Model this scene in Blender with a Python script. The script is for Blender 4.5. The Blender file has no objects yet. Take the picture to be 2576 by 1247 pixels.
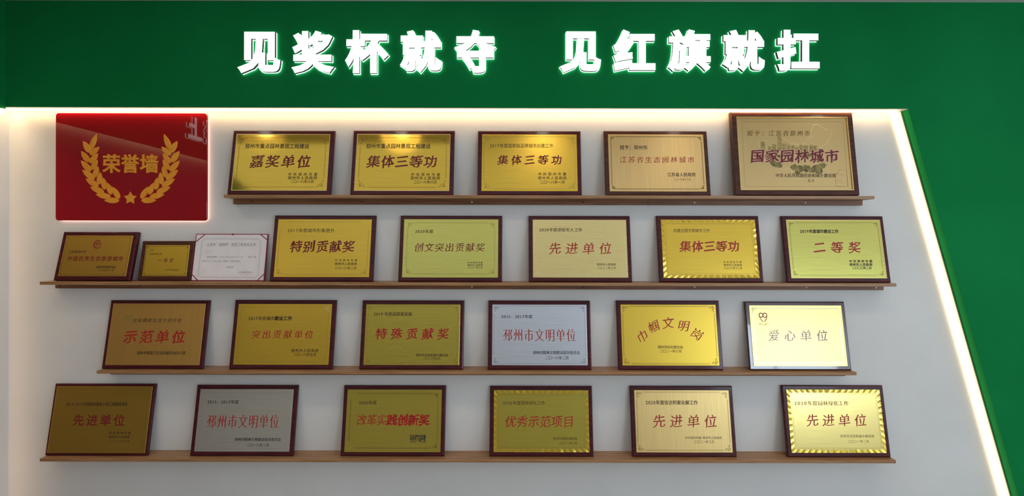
import bpy, math, random
from mathutils import Matrix, Vector

# ------------------------------------------------------------------ camera
FPX = 1262.0; CXP = 1288.0; CYP = 600.0; D = 2.5; CZ = 1.5
ROLL = math.radians(0.12)
sc = bpy.context.scene
COL = sc.collection
cam_d = bpy.data.cameras.new('camera')
cam = bpy.data.objects.new('camera', cam_d); COL.objects.link(cam)
cam_d.sensor_width = 36.0; cam_d.sensor_fit = 'HORIZONTAL'
cam_d.lens = 36.0*FPX/2576.0
cam_d.shift_y = -(623.5-CYP)/2576.0
cam_d.clip_start = 0.05
RC = Matrix.Rotation(math.radians(90), 4, 'X') @ Matrix.Rotation(ROLL, 4, 'Z')
cam.matrix_world = Matrix.Translation((0, -D, CZ)) @ RC
sc.camera = cam
CAMP = Vector((0, -D, CZ))
# ------------------------------------------------------------------ world, exposure
w = bpy.data.worlds.new('world'); sc.world = w; w.use_nodes = True
w.node_tree.nodes['Background'].inputs[0].default_value = (0.55, 0.62, 0.75, 1)
w.node_tree.nodes['Background'].inputs[1].default_value = 0.3
sc.view_settings.view_transform = 'Standard'; sc.view_settings.look = 'None'
sc.view_settings.exposure = 0.06; sc.view_settings.gamma = 1.0
sc.view_settings.use_curve_mapping = False

# light levels (the lamps and the window themselves are built below)
P_DOWN = 16.0       # each downlight, W
E_WIN = 10.0        # window pane radiance
E_LED_TOP = 15.0    # warm strips
E_LED_RIGHT = 6.0
E_CEIL = 0.56      # added glowing sheets under the ceiling, brighten plate reflections
E_LED_PANEL = 5.0
E_LETTER = 2.6
E_HALO = 4.2

# ------------------------------------------------------------------ helpers
def link(o, parent=None):
    COL.objects.link(o)
    if parent: o.parent = parent
    return o
def mesh_obj(name, verts, faces, mat, parent=None, smooth=False):
    me = bpy.data.meshes.new(name); me.from_pydata([tuple(v) for v in verts], [], faces); me.update()
    if mat: me.materials.append(mat)
    if smooth:
        for p in me.polygons: p.use_smooth = True
    return link(bpy.data.objects.new(name, me), parent)
def empty(name, loc, rot=(0, 0, 0)):
    o = bpy.data.objects.new(name, None); o.location = loc; o.rotation_euler = rot
    o.empty_display_size = 0.05
    return link(o)
def tag(o, label=None, cat=None, group=None, kind=None):
    if label: o['label'] = label
    if cat: o['category'] = cat
    if group: o['group'] = group
    if kind: o['kind'] = kind
    return o
class MB:
    def __init__(s): s.v = []; s.f = []
    def add(s, v, f):
        b = len(s.v); s.v += [tuple(p) for p in v]; s.f += [tuple(i+b for i in q) for q in f]
    def box(s, x0, x1, y0, y1, z0, z1):
        s.add([(x0,y0,z0),(x1,y0,z0),(x1,y1,z0),(x0,y1,z0),(x0,y0,z1),(x1,y0,z1),(x1,y1,z1),(x0,y1,z1)],
              [(0,3,2,1),(4,5,6,7),(0,1,5,4),(1,2,6,5),(2,3,7,6),(3,0,4,7)])
    def ribbon(s, pts, w, z, closed=False):
        n = len(pts); vs = []
        for i in range(n):
            a = pts[(i-1) % n] if (closed or i > 0) else pts[i]
            b = pts[(i+1) % n] if (closed or i < n-1) else pts[i]
            dx, dy = b[0]-a[0], b[1]-a[1]; l = math.hypot(dx, dy) or 1
            ww = w(i/(n-1)) if callable(w) else w
            nx, ny = -dy/l*ww/2, dx/l*ww/2
            vs += [(pts[i][0]+nx, pts[i][1]+ny, z), (pts[i][0]-nx, pts[i][1]-ny, z)]
        m = n if closed else n-1
        s.add(vs, [(2*i+1, 2*((i+1) % n)+1, 2*((i+1) % n), 2*i) for i in range(m)])
    def build(s, name, mat, parent=None, smooth=False): return mesh_obj(name, s.v, s.f, mat, parent, smooth)
def bevel_box(x0, x1, y0, y1, z0, z1, b):
    """box whose front (z1) is chamfered by b all round"""
    mb = MB()
    r = [(x0,y0),(x1,y0),(x1,y1),(x0,y1)]; q = [(x0+b,y0+b),(x1-b,y0+b),(x1-b,y1-b),(x0+b,y1-b)]
    h = [((r[i][0]*.65+q[i][0]*.35), (r[i][1]*.65+q[i][1]*.35)) for i in range(4)]
    v = [(a, c, z0) for a, c in r]+[(a, c, z1-b*.8) for a, c in r]+[(a, c, z1-b*.25) for a, c in h]+[(a, c, z1) for a, c in q]
    f = [(3,2,1,0)]
    for k in range(3):
        for i in range(4):
            j = (i+1) % 4; f.append((k*4+i, k*4+j, k*4+4+j, k*4+4+i))
    f.append((12,13,14,15)); mb.add(v, f); return mb
def rect_ring(x0, x1, y0, y1, wd, z0, z1):
    mb = MB()
    mb.box(x0, x1, y0, y0+wd, z0, z1); mb.box(x0, x1, y1-wd, y1, z0, z1)
    mb.box(x0, x0+wd, y0+wd, y1-wd, z0, z1); mb.box(x1-wd, x1, y0+wd, y1-wd, z0, z1)
    return mb
def rounded(x0, x1, y0, y1, r, n=6):
    p = []
    for cx, cy, a in ((x1-r,y0+r,-90),(x1-r,y1-r,0),(x0+r,y1-r,90),(x0+r,y0+r,180)):
        for i in range(n+1):
            t = math.radians(a+90*i/n); p.append((cx+r*math.cos(t), cy+r*math.sin(t)))
    return p
def prism(outline, z0, z1, bev=0.0):
    n = len(outline); cx = sum(p[0] for p in outline)/n; cy = sum(p[1] for p in outline)/n
    def sh(p, d):
        l = math.hypot(p[0]-cx, p[1]-cy) or 1
        return (p[0]-(p[0]-cx)/l*d, p[1]-(p[1]-cy)/l*d)
    v = [(x, y, z0) for x, y in outline]+[(x, y, z1-bev) for x, y in outline]+[(*sh(p, bev), z1) for p in outline]
    f = [tuple(range(n-1, -1, -1))]
    for k in range(2):
        for i in range(n):
            j = (i+1) % n; f.append((k*n+i, k*n+j, k*n+n+j, k*n+n+i))
    f.append(tuple(range(2*n, 3*n)))
    mb = MB(); mb.add(v, f); return mb
def ray(px, py): return (RC.to_3x3() @ Vector(((px-CXP)/FPX, (CYP-py)/FPX, -1))).normalized()
def P(px, py, y):
    d = ray(px, py); t = (y+D)/d.y; return CAMP + d*t

# ------------------------------------------------------------------ materials
def mat(name, col, rough=0.5, metal=0.0, coat=0.0, coat_rough=0.05, spec=0.5):
    m = bpy.data.materials.new(name); m.use_nodes = True
    b = m.node_tree.nodes['Principled BSDF']
    b.inputs['Base Color'].default_value = (*col, 1); b.inputs['Roughness'].default_value = rough
    b.inputs['Metallic'].default_value = metal; b.inputs['Coat Weight'].default_value = coat
    b.inputs['Coat Roughness'].default_value = coat_rough; b.inputs['Specular IOR Level'].default_value = spec
    return m
def N(m, t, **k):
    n = m.node_tree.nodes.new(t)
    for a, v in k.items(): setattr(n, a, v)
    return n
def L(m, a, b): m.node_tree.links.new(a, b)
def noise_mix(m, c1, c2, scale, stretch=(1, 1, 1), lo=.35, hi=.65, bump=0.0, rough=None, detail=4, socket='Base Color'):
    b = m.node_tree.nodes['Principled BSDF']
    tc = N(m, 'ShaderNodeTexCoord'); mp = N(m, 'ShaderNodeMapping'); mp.inputs['Scale'].default_value = stretch
    nz = N(m, 'ShaderNodeTexNoise'); nz.inputs['Scale'].default_value = scale; nz.inputs['Detail'].default_value = detail
    L(m, tc.outputs['Object'], mp.inputs[0]); L(m, mp.outputs[0], nz.inputs['Vector'])
    cr = N(m, 'ShaderNodeValToRGB'); cr.color_ramp.elements[0].position = lo; cr.color_ramp.elements[1].position = hi
    cr.color_ramp.elements[0].color = (*c1, 1); cr.color_ramp.elements[1].color = (*c2, 1)
    L(m, nz.outputs['Fac'], cr.inputs[0]); L(m, cr.outputs[0], b.inputs[socket])
    if bump:
        bp = N(m, 'ShaderNodeBump'); bp.inputs['Strength'].default_value = bump; bp.inputs['Distance'].default_value = .001
        L(m, nz.outputs['Fac'], bp.inputs['Height']); L(m, bp.outputs[0], b.inputs['Normal'])
    if rough:
        mr = N(m, 'ShaderNodeMapRange'); mr.inputs['To Min'].default_value = rough[0]; mr.inputs['To Max'].default_value = rough[1]
        L(m, nz.outputs['Fac'], mr.inputs[0]); L(m, mr.outputs[0], b.inputs['Roughness'])
    return m
def emit(name, col, strength):
    m = bpy.data.materials.new(name); m.use_nodes = True; nt = m.node_tree; nt.nodes.clear()
    e = nt.nodes.new('ShaderNodeEmission'); o = nt.nodes.new('ShaderNodeOutputMaterial')
    e.inputs[0].default_value = (*col, 1); e.inputs[1].default_value = strength
    nt.links.new(e.outputs[0], o.inputs[0]); return m
def mul(c, k): return tuple(min(1, a*k) for a in c)

M = {}
M['white_wall'] = noise_mix(mat('white_wall', (.78,.77,.76), .75, spec=.3), (.76,.75,.74), (.8,.79,.78), 3)
M['green_wall'] = noise_mix(mat('green_wall', (.01,.23,.06), .8, spec=.05), (.0045,.195,.050), (.006,.222,.058), 2.5)
M['ceiling'] = noise_mix(mat('ceiling', (.6,.6,.58), .8), (.6,.6,.58), (.66,.66,.64), 4)
M['floor'] = noise_mix(mat('floor', (.45,.43,.39), .35), (.42,.40,.36), (.50,.48,.44), 3)
M['room_wall'] = noise_mix(mat('room_wall', (.72,.70,.66), .8), (.70,.68,.64), (.75,.73,.69), 2)
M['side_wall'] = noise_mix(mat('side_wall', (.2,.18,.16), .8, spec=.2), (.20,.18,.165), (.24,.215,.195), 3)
M['reveal'] = mat('reveal_trim', (.5,.47,.46), .5)
M['wood'] = noise_mix(mat('shelf_wood', (.25,.12,.05), .42, coat=.15, coat_rough=.3), (.29,.14,.055), (.45,.24,.11), 9, (.6, 9, 14), bump=.1, rough=(.35,.5))
M['wood_dark'] = noise_mix(mat('rail_wood', (.2,.09,.04), .5), (.17,.065,.026), (.29,.125,.055), 9, (.7, 8, 12), bump=.1)
M['cherry'] = noise_mix(mat('cherry_lacquer', (.05,.008,.01), .32, coat=.22, coat_rough=.08, spec=.25), (.050,.005,.009), (.095,.010,.015), 10, (1, 8, 8))
M['cherry_gloss'] = mat('cherry_gloss_lacquer', (.06,.008,.011), .2, coat=1.0, coat_rough=.04, spec=.6)
M['gloss_ink'] = mat('glossy_foil_lettering', (.86,.80,.80), .10, 1.0)
M['gloss_title'] = mat('glossy_dark_lettering', (.055,.035,.040), .12, 1.0)
M['walnut'] = noise_mix(mat('walnut_lacquer', (.05,.02,.012), .32, coat=.2, coat_rough=.1, spec=.25), (.060,.016,.010), (.105,.032,.018), 10, (1, 8, 8))
M['screw'] = mat('screw_cap', (.75,.66,.58), .35, .4)
M['screw_dark'] = mat('screw_cap_brown', (.12,.06,.035), .35, .4)
M['led_top'] = emit('warm_led', (1, .66, .32), E_LED_TOP)
M['led_right'] = emit('warm_led_bright', (1, .74, .42), E_LED_RIGHT)
M['led_left'] = emit('warm_led_left', (1, .60, .30), 4.4)
M['led_panel'] = emit('panel_backlight', (1, .80, .62), E_LED_PANEL)
M['letter_face'] = emit('letter_face_light', (.96, 1, .98), E_LETTER)
M['letter_back'] = emit('letter_back_light', (.75, 1, .88), E_HALO)
M['letter_side'] = mat('letter_return', (.035,.035,.035), .4, .3)
M['red_acrylic'] = mat('red_acrylic', (.36,.004,.012), .3, coat=1.0, coat_rough=.02, spec=.0)
M['orange'] = noise_mix(mat('orange_gold_paint', (.9,.36,.04), .4, coat=.15), (.96,.345,.022), (1.0,.40,.032), 30)
M['lamp'] = emit('lamp_disc', (1, .93, .82), 26)
M['lamp_ring'] = mat('lamp_ring', (.7,.7,.7), .3, .5)
M['pane'] = emit('daylight_pane', (.68, .84, 1.0), E_WIN)
M['fill_pane'] = emit('fill_daylight_pane', (.68, .84, 1.0), E_WIN*.45)  # weaker glow for the added pane in the right wall
M['led_side'] = emit('warm_led_side', (1, .72, .45), 34.0)
M['ink_red'] = mat('red_paint', (.42,.014,.008), .45)
M['ink_maroon'] = mat('maroon_paint', (.20,.010,.008), .45)
M['ink_brown'] = mat('brown_black_paint', (.055,.028,.008), .5)
M['ink_black'] = mat('black_paint', (.02,.02,.02), .5)
M['ink_grey'] = mat('grey_print', (.30,.27,.27), .6)
M['engrave'] = mat('engraved_brown', (.23,.13,.03), .45, .4)
M['engrave_soft'] = mat('engraved_soft', (.42,.28,.06), .35, .7)
M['engrave_light'] = mat('engraved_light', (.95,.82,.45), .25, .7)
M['engrave_grey'] = mat('engraved_grey', (.16,.17,.2), .45, .3)
M['pink'] = mat('pink_outline', (.85,.55,.42), .5)
M['paper'] = noise_mix(mat('certificate_paper', (.78,.72,.74), .6), (.88,.83,.85), (.92,.87,.89), 20)
M['cert_red'] = mat('certificate_red', (.28,.012,.03), .5)
M['logo_red'] = mat('emblem_red', (.30,.035,.015), .45)
M['logo_green'] = mat('emblem_green', (.20,.22,.03), .45)
M['tree_ink'] = noise_mix(mat('etched_trees', (.12,.10,.03), .5, .3), (.10,.085,.025), (.40,.30,.10), 70)
M['sky_ink'] = noise_mix(mat('etched_towers', (.40,.28,.10), .4, .5), (.34,.23,.08), (.50,.37,.14), 60, (1,1,1))
def gold(name, col, rough, brush='h', metal=.9):
    m = mat(name, col, rough, metal, spec=.5)
    st = {'h': (1.2, 60, 1), 'v': (60, 1.2, 1), 'g': (90, 90, 90)}[brush]
    noise_mix(m, mul(col, .93), mul(col, 1.05), 5, st, .3, .7, rough=(rough*.92, rough*1.08), detail=2)
    return m
GC = {'gold': (.82,.55,.075), 'green': (.70,.66,.17), 'pale': (.86,.70,.30), 'olive': (.62,.50,.09),
      'orange': (.78,.46,.13), 'brown': (.62,.38,.07), 'silver': (.72,.76,.84), 'warm_silver': (.66,.64,.60),
      'bright': (.95,.74,.26), 'sand': (.88,.62,.25), 'tan': (.80,.56,.24), 'bronze': (.66,.47,.21)}
_gm = {}
def G(col, rough=.35, brush='h'):
    k = (col, rough, brush)
    if k not in _gm: _gm[k] = gold('%s_metal_plate' % col, GC[col], rough, brush)
    return _gm[k]

# ------------------------------------------------------------------ glyphs
_gl = {}
def glyph(ch):
    """flat triangulated outline of a character in em units: verts, tris, boundary edges, vertex normals, advance"""
    if ch in _gl: return _gl[ch]
    cu = bpy.data.curves.new('g', 'FONT'); cu.body = ch; cu.size = 1.0; cu.resolution_u = 4
    o = bpy.data.objects.new('g', cu); COL.objects.link(o)
    bpy.context.view_layer.update()
    me = bpy.data.meshes.new_from_object(o.evaluated_get(bpy.context.evaluated_depsgraph_get()))
    vs = [(v.co.x, v.co.y) for v in me.vertices]; fs = []
    for p in me.polygons:
        q = list(p.vertices)
        a = sum(vs[q[i]][0]*vs[q[(i+1) % len(q)]][1]-vs[q[(i+1) % len(q)]][0]*vs[q[i]][1] for i in range(len(q)))
        if a < 0: q.reverse()
        fs.append(q)
    bpy.data.objects.remove(o); bpy.data.meshes.remove(me); bpy.data.curves.remove(cu)
    # weld coincident verts
    key = {}; mp = []; nv = []
    for v in vs:
        k = (round(v[0], 5), round(v[1], 5))
        if k not in key: key[k] = len(nv); nv.append(v)
        mp.append(key[k])
    fs = [[mp[i] for i in q] for q in fs]; fs = [q for q in fs if len(set(q)) == len(q)]; vs = nv
    ed = {}
    for q in fs:
        for i in range(len(q)): ed[(q[i], q[(i+1) % len(q)])] = 1
    be = [e for e in ed if (e[1], e[0]) not in ed]
    nin = {}; nout = {}
    for a, b in be:
        dx, dy = vs[b][0]-vs[a][0], vs[b][1]-vs[a][1]; l = math.hypot(dx, dy) or 1
        n = (dy/l, -dx/l); nout[a] = n; nin[b] = n
    nm = [(0, 0)]*len(vs)
    for i in range(len(vs)):
        a = nin.get(i); b = nout.get(i)
        if a and b:
            sx, sy = a[0]+b[0], a[1]+b[1]; l2 = sx*sx+sy*sy
            if l2 < .35: nm[i] = (sx*.8, sy*.8)
            else: nm[i] = (2*sx/l2, 2*sy/l2)
        elif a or b: nm[i] = a or b
    _gl[ch] = (vs, fs, be, nm); return _gl[ch]
# style: (offset x, offset y in em, shear, uphill slope, per-character wobble)
STY = {'hei': (.004, .004, 0, 0, 0), 'hei_b': (.016, .016, 0, 0, 0), 'song': (.010, -.020, 0, 0, 0), 'song_b': (.024, .0, 0, 0, 0),
       'kai': (.008, -.006, .10, .10, .02), 'kai_b': (.026, .008, .10, .11, .03), 'kai_s': (.006, .0, .05, .04, .01),
       'fat': (.036, .036, 0, .0, 0), 'fatkai': (.037, .034, .06, .08, .02), 'thin': (-.006, -.012, 0, 0, 0)}
def styled(ch, style, rnd):
    vs, fs, be, nm = glyph(ch)
    ox, oy, sh, up, wob = STY[style]
    out = []
    if up:
        vs = [list(v) for v in vs]
        nxt = {a_: b_ for a_, b_ in be}; prv = {b_: a_ for a_, b_ in be}
        src = [tuple(v) for v in vs]
        for a_, b_ in be:      # square stroke ends become brush-like slanted ends
            if a_ not in prv or b_ not in nxt: continue
            (ax, ay), (bx_, by) = src[a_], src[b_]; dx, dy = bx_-ax, by-ay; l = math.hypot(dx, dy)
            if l > .10 or l < .03: continue
            pa = src[prv[a_]]; nb = src[nxt[b_]]
            u1 = (ax-pa[0], ay-pa[1]); u2 = (nb[0]-bx_, nb[1]-by); l1 = math.hypot(*u1); l2 = math.hypot(*u2)
            if not l1 or not l2 or l1 < .5*l or l2 < .5*l: continue
            if (u1[0]*u2[0]+u1[1]*u2[1])/(l1*l2) > -.75: continue
            qx, qy = dy/l, -dx/l
            if qx > .75: mv = ((.030, -.022), (-.030, .016))
            elif qx < -.75: mv = ((-.030, .018), (.018, .0))
            elif qy < -.85: mv = ((.016, -.030), (-.012, .016))
            elif qy > .85: mv = ((.0, -.012), (-.026, .020))
            elif qy < 0 and qx < 0: mv = ((dx*.38+qx*.045, dy*.38+qy*.045), (-dx*.38+qx*.045, -dy*.38+qy*.045))
            elif qy < 0: mv = ((-dx*.3+qx*.005, -dy*.3+qy*.005), (dx*.2+qx*.05, dy*.2+qy*.02))
            else: mv = ((0, 0), (-.012, .01))
            for k_, m_ in ((a_, mv[0]), (b_, mv[1])): vs[k_][0] += m_[0]; vs[k_][1] += m_[1]
    a = rnd.uniform(-wob, wob); ca, sa = math.cos(a), math.sin(a)
    for (x, y), (nx, ny) in zip(vs, nm):
        if up:   # brush: heavier towards lower right and stroke ends
            k = 1+.45*math.sin(9*x+7*y)
        else: k = 1
        X = x+nx*ox*k; Y = y+ny*oy*k
        X, Y = X-.5, Y-.38
        X, Y = X+sh*Y, Y+up*X
        if up: Y += .05*X*X
        X, Y = X*ca-Y*sa, X*sa+Y*ca
        out.append((X+.5, Y+.38))
    return out, fs
def fit_text(txt, x0, x1, y0, y1, style, z, mb, seed=0):
    """lay the characters evenly so their ink fills the local box"""
    rnd = random.Random(seed+len(txt)*7)
    em = (y1-y0)/.93*(.90 if style in ('kai', 'kai_b', 'kai_o', 'fatkai') and y1-y0 > .02 else 1)
    adv = []
    for c in txt: adv.append(.32 if c == ' ' else (.60 if ord(c) < 128 else 1.0))
    items = [styled(c, style, rnd) if c != ' ' else ([], []) for c in txt]
    narrow = style in ('song', 'song_b') and (y1-y0) > .03
    n = len(txt); tot = sum(adv)
    inkl = .05; free = (x1-x0)-em*(tot-2*inkl)
    sx = 1.0
    if free < 0 or narrow: sx = min(1.0, (x1-x0)/(em*(tot-2*inkl))*(1.0 if not narrow else .93)); free = (x1-x0)-em*sx*(tot-2*inkl)
    gap = free/(n-1) if n > 1 else 0
    x = x0-inkl*em*sx; yb = (y0+y1)/2-.38*em
    for (vs, fs), a in zip(items, adv):
        if vs:
            k = 1.0
            mb.add([(x+vx*em*sx*k, yb+vy*em, z+len(mb.v)*2e-8) for vx, vy in vs], fs)
        x += a*em*sx+gap

# ------------------------------------------------------------------ room shell
FD = .065                     # depth of the green fascia
ZC = P(1288, 3.5, -FD).z        # ceiling
ZH = P(1288, 271, -FD).z      # fascia underside
XL = -2.508; XR = 5.6; YB = -6.2; XF = -5.6; YL = -2.0
q1 = P(2284, 272, -FD); q2 = P(2562, 1247, -FD)
XS0 = q1.x; sl = (q2.x-q1.x)/(q2.z-q1.z); XS1 = XS0+sl*(0-ZH)
def struct(o): return tag(o, kind='structure')
mb = MB(); mb.box(XL-.1, XR+.1, 0, .1, -.02, ZC+.02); struct(mb.build('wall_back', M['white_wall']))
mb = MB()
pl = [(XL, ZC), (XL, ZH), (XS0, ZH), (XS1, 0), (XR, 0), (XR, ZC)]
n = len(pl)
mb.add([(x, -FD, z) for x, z in pl]+[(x, 0, z) for x, z in pl],
       [tuple(range(n)), tuple(range(2*n-1, n-1, -1))]+[(i, i+n, (i+1) % n+n, (i+1) % n) for i in range(n)])
struct(mb.build('wall_back_fascia', M['green_wall']))
mb = MB(); mb.box(XL, XS0+.02, -FD+.001, -.001, ZH-.0025, ZH); struct(mb.build('trim_1', M['reveal']))
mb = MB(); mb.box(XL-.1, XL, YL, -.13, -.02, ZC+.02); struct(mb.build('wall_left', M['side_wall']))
mb = MB(); mb.box(XF-.1, XL-.1, YL, YL+.1, -.02, ZC+.02); mb.box(XF-.1, XF, YB, YL, -.02, ZC+.02); struct(mb.build('wall_left_alcove', M['room_wall']))
mb = MB(); mb.box(XL-.1, XL, -.13, .0, -.02, ZC+.02); struct(mb.build('wall_left_return', M['white_wall']))
mb = MB(); mb.box(XL, XL+.05, YL, -FD, ZH+.012, ZC); mb.box(XL+.042, XL+.05, YL, -FD, ZH-.010, ZH+.012); struct(mb.build('wall_left_fascia', M['green_wall']))
ry0, ry1, rz0_, rz1_ = -4.4, -1.5, .75, 2.2
mb = MB(); mb.box(XR, XR+.1, YB, ry0, -.02, ZC+.02); mb.box(XR, XR+.1, ry1, 0, -.02, ZC+.02); mb.box(XR, XR+.1, ry0, ry1, -.02, rz0_); mb.box(XR, XR+.1, ry0, ry1, rz1_, ZC+.02)
struct(mb.build('wall_right', M['room_wall']))
mb = MB(); mb.box(XR+.07, XR+.08, ry0, ry1, rz0_, rz1_); fill_win = struct(mb.build('fill_window', M['fill_pane']))  # unseen pane added to light the plaque wall from the right
mb = MB()
for a, b, c, d in ((ry0,ry1,rz0_,rz0_+.05),(ry0,ry1,rz1_-.05,rz1_),(ry0,ry0+.05,rz0_,rz1_),(ry1-.05,ry1,rz0_,rz1_),((ry0+ry1)/2-.02,(ry0+ry1)/2+.02,rz0_,rz1_)):
    mb.box(XR+.02, XR+.065, a, b, c, d)
mb.build('window_frame', M['lamp_ring'], fill_win)  # bars around the added right-wall pane
mb = MB(); mb.box(XF-.1, XR+.1, YB-.1, 0, -.1, 0); struct(mb.build('floor', M['floor']))
mb = MB(); mb.box(XF-.1, XR+.1, YB-.1, 0, ZC, ZC+.1); struct(mb.build('ceiling', M['ceiling']))
# wall behind the camera with a wide window
wx0, wx1, wz0, wz1 = 3.35, 5.52, 1.05, 2.25
mb = MB()
mb.box(XF-.1, wx0, YB-.1, YB, 0, ZC); mb.box(wx1, XR+.1, YB-.1, YB, 0, ZC)
mb.box(wx0, wx1, YB-.1, YB, 0, wz0); mb.box(wx0, wx1, YB-.1, YB, wz1, ZC)
struct(mb.build('wall_front', M['room_wall']))
mb = MB(); mb.box(wx0, wx1, YB-.08, YB-.07, wz0, wz1)
win = struct(mb.build('window_1', M['pane']))
mb = MB()
for a, b, c, d in ((wx0,wx1,wz0,wz0+.05),(wx0,wx1,wz1-.05,wz1),(wx0,wx0+.05,wz0,wz1),(wx1-.05,wx1,wz0,wz1),((wx0+wx1)/2-.02,(wx0+wx1)/2+.02,wz0,wz1)):
    mb.box(a, b, YB-.065, YB-.02, c, d)
mb.build('window_frame', M['lamp_ring'], win)

# ------------------------------------------------------------------ lamps
def disc(cx, cy, z, r, n=24): return [(cx+r*math.cos(2*math.pi*i/n), cy+r*math.sin(2*math.pi*i/n), z) for i in range(n)]
def downlight(x, y, nm):
    t = tag(empty('ceiling_downlight', (x, y, ZC)), 'round recessed ceiling downlight, %s one from the left side wall' % nm, 'lamp', 'recessed downlights in front of the plaque wall')
    n = 24; mb = MB(); mb.add(disc(0,0,-.006,.055)+disc(0,0,-.006,.043)+disc(0,0,0,.058), [(i,(i+1)%n,(i+1)%n+n,i+n) for i in range(n)]+[(i,i+2*n,(i+1)%n+2*n,(i+1)%n) for i in range(n)])
    mb.build('trim_ring', M['lamp_ring'], t)
    mb = MB(); mb.add(disc(0,0,-.004,.043), [tuple(range(n-1,-1,-1))]); mb.build('lens', M['lamp'], t)
    ld = bpy.data.lights.new('downlight', 'SPOT'); ld.energy = P_DOWN; ld.color = (1, .80, .62)
    ld.spot_size = math.radians(130); ld.spot_blend = 1.0; ld.shadow_soft_size = .14
    lo = bpy.data.objects.new('light', ld); link(lo, t); lo.location = (0, 0, -.03)
for x, nm in zip((-1.79, -.80, .22, 1.17, 2.15), ('first', 'second', 'third', 'fourth', 'fifth')): downlight(x, -1.0, nm)
t = tag(empty('added_ceiling_glow', (1.5, -3.62, ZC)), 'large white glowing sheet added under the ceiling behind the viewer', 'added fill light', 'added glowing ceiling sheets')
rect_ring(-3.9, 3.9, -2.5, 2.5, .03, -.02, 0).build('frame', M['lamp_ring'], t)
mb = MB(); mb.box(-3.87, 3.87, -2.47, 2.47, -.012, -.004); mb.build('glow_sheet', emit('ceiling_fill_light', (.90, .95, 1), E_CEIL), t)  # unseen glowing sheet added to even out plate reflections and room light
t = tag(empty('added_ceiling_glow', (-4.0, -4.1, ZC)), 'smaller glowing sheet added under the ceiling, far left part of the room', 'added fill light', 'added glowing ceiling sheets')
rect_ring(-1.5, 1.5, -1.9, 1.9, .03, -.02, 0).build('frame', M['lamp_ring'], t)
mb = MB(); mb.box(-1.47, 1.47, -1.87, 1.87, -.012, -.004); mb.build('glow_sheet', emit('ceiling_fill_light_warm', (1, .95, .86), E_CEIL), t)  # second added sheet, gives the left plates something bright to reflect

# ------------------------------------------------------------------ LED strips in the recess
mb = MB(); mb.box(XL+.001, XS0-.03, -.038, -.029, ZH-.010, ZH-.0035)
tag(mb.build('led_strip', M['led_top']), 'warm white LED strip along the top of the recess, under the green fascia', 'LED strip', 'LED strips edging the recess')
za, zb = ZH-.004, .0
def sx(z): return XS0+sl*(z-ZH)
def slant(name, m, o0, o1, y0, y1):
    mb = MB()
    mb.add([(sx(za)-o1, y0, za), (sx(za)-o0, y0, za), (sx(zb)-o0, y0, zb), (sx(zb)-o1, y0, zb),
            (sx(za)-o1, y1, za), (sx(za)-o0, y1, za), (sx(zb)-o0, y1, zb), (sx(zb)-o1, y1, zb)],
           [(3,2,1,0),(4,5,6,7),(0,1,5,4),(1,2,6,5),(2,3,7,6),(3,0,4,7)])
    return mb.build(name, m)
tag(slant('led_strip', M['led_right'], .0065, .034, -.011, -.002), 'bright LED strip down the slanted right edge of the recess', 'LED strip', 'LED strips edging the recess')
struct(slant('trim_2', M['reveal'], .0005, .006, -.024, -.0005))
mb = MB(); mb.box(XL+.024, XL+.034, YL+.05, -FD-.01, ZH+.002, ZH+.010)
tag(mb.build('led_strip', M['led_side']), 'LED strip hidden behind the green fascia of the left side wall', 'LED strip', 'LED strips edging the recess')
mb = MB(); mb.box(XL+.001, XL+.009, -.112, -.100, .0, ZH-.02)
tag(mb.build('led_strip', M['led_left']), 'vertical LED strip on the left side wall beside the corner', 'LED strip', 'LED strips edging the recess')

# ------------------------------------------------------------------ lit channel characters
def channel_char(ch, W, H, loc, rot, label, group, off=.042):
    t = tag(empty('channel_character', loc, rot), label, 'sign character', group)
    vs, fs, be, nm = glyph(ch)
    def shape(o): return [(x+a*o, y+b*o) for (x, y), (a, b) in zip(vs, nm)]
    A = shape(off); x0 = min(p[0] for p in A); x1 = max(p[0] for p in A); y0 = min(p[1] for p in A); y1 = max(p[1] for p in A)
    kx, ky = W/(x1-x0), H/(y1-y0); cx, cy = (x0+x1)/2, (y0+y1)/2
    def loc2(pts): return [((x-cx)*kx, (y-cy)*ky) for x, y in pts]
    A = loc2(A); B = loc2(shape(off+.008)); z1 = .024; zb = .007; z0 = .0045
    nvt = len(A)
    mb = MB(); mb.add([(x, y, z1+.0005) for x, y in A], fs); mb.build('face', M['letter_face'], t)
    mb = MB(); mb.add([(x, y, zb) for x, y in A]+[(x, y, z1) for x, y in A], [(a, b, b+nvt, a+nvt) for a, b in be]+[tuple(i+nvt for i in q) for q in fs])
    mb.build('side_return', M['letter_side'], t)
    mb = MB(); mb.add([(x, y, z0) for x, y in B]+[(x, y, zb) for x, y in B], [(a, b, b+nvt, a+nvt) for a, b in be]+[tuple(i+nvt for i in q) for q in fs]+[tuple(reversed(q)) for q in fs])
    mb.build('backlit_base', M['letter_back'], t)
chars = [('见',597,705,80,184,'first of the left phrase'),('奖',733,840,77,184,'second of the left phrase'),('杯',868,977,76,184,'third of the left phrase'),
         ('就',1006,1111,76,182,'fourth of the left phrase'),('夺',1143,1248,75,183,'last of the left phrase'),
         ('见',1408,1512,79,182,'first of the right phrase'),('红',1543,1649,74,178,'second of the right phrase'),('旗',1681,1788,74,180,'third of the right phrase'),
         ('就',1818,1924,75,180,'fourth of the right phrase'),('扛',1954,2062,75,178,'last of the right phrase')]
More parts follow.
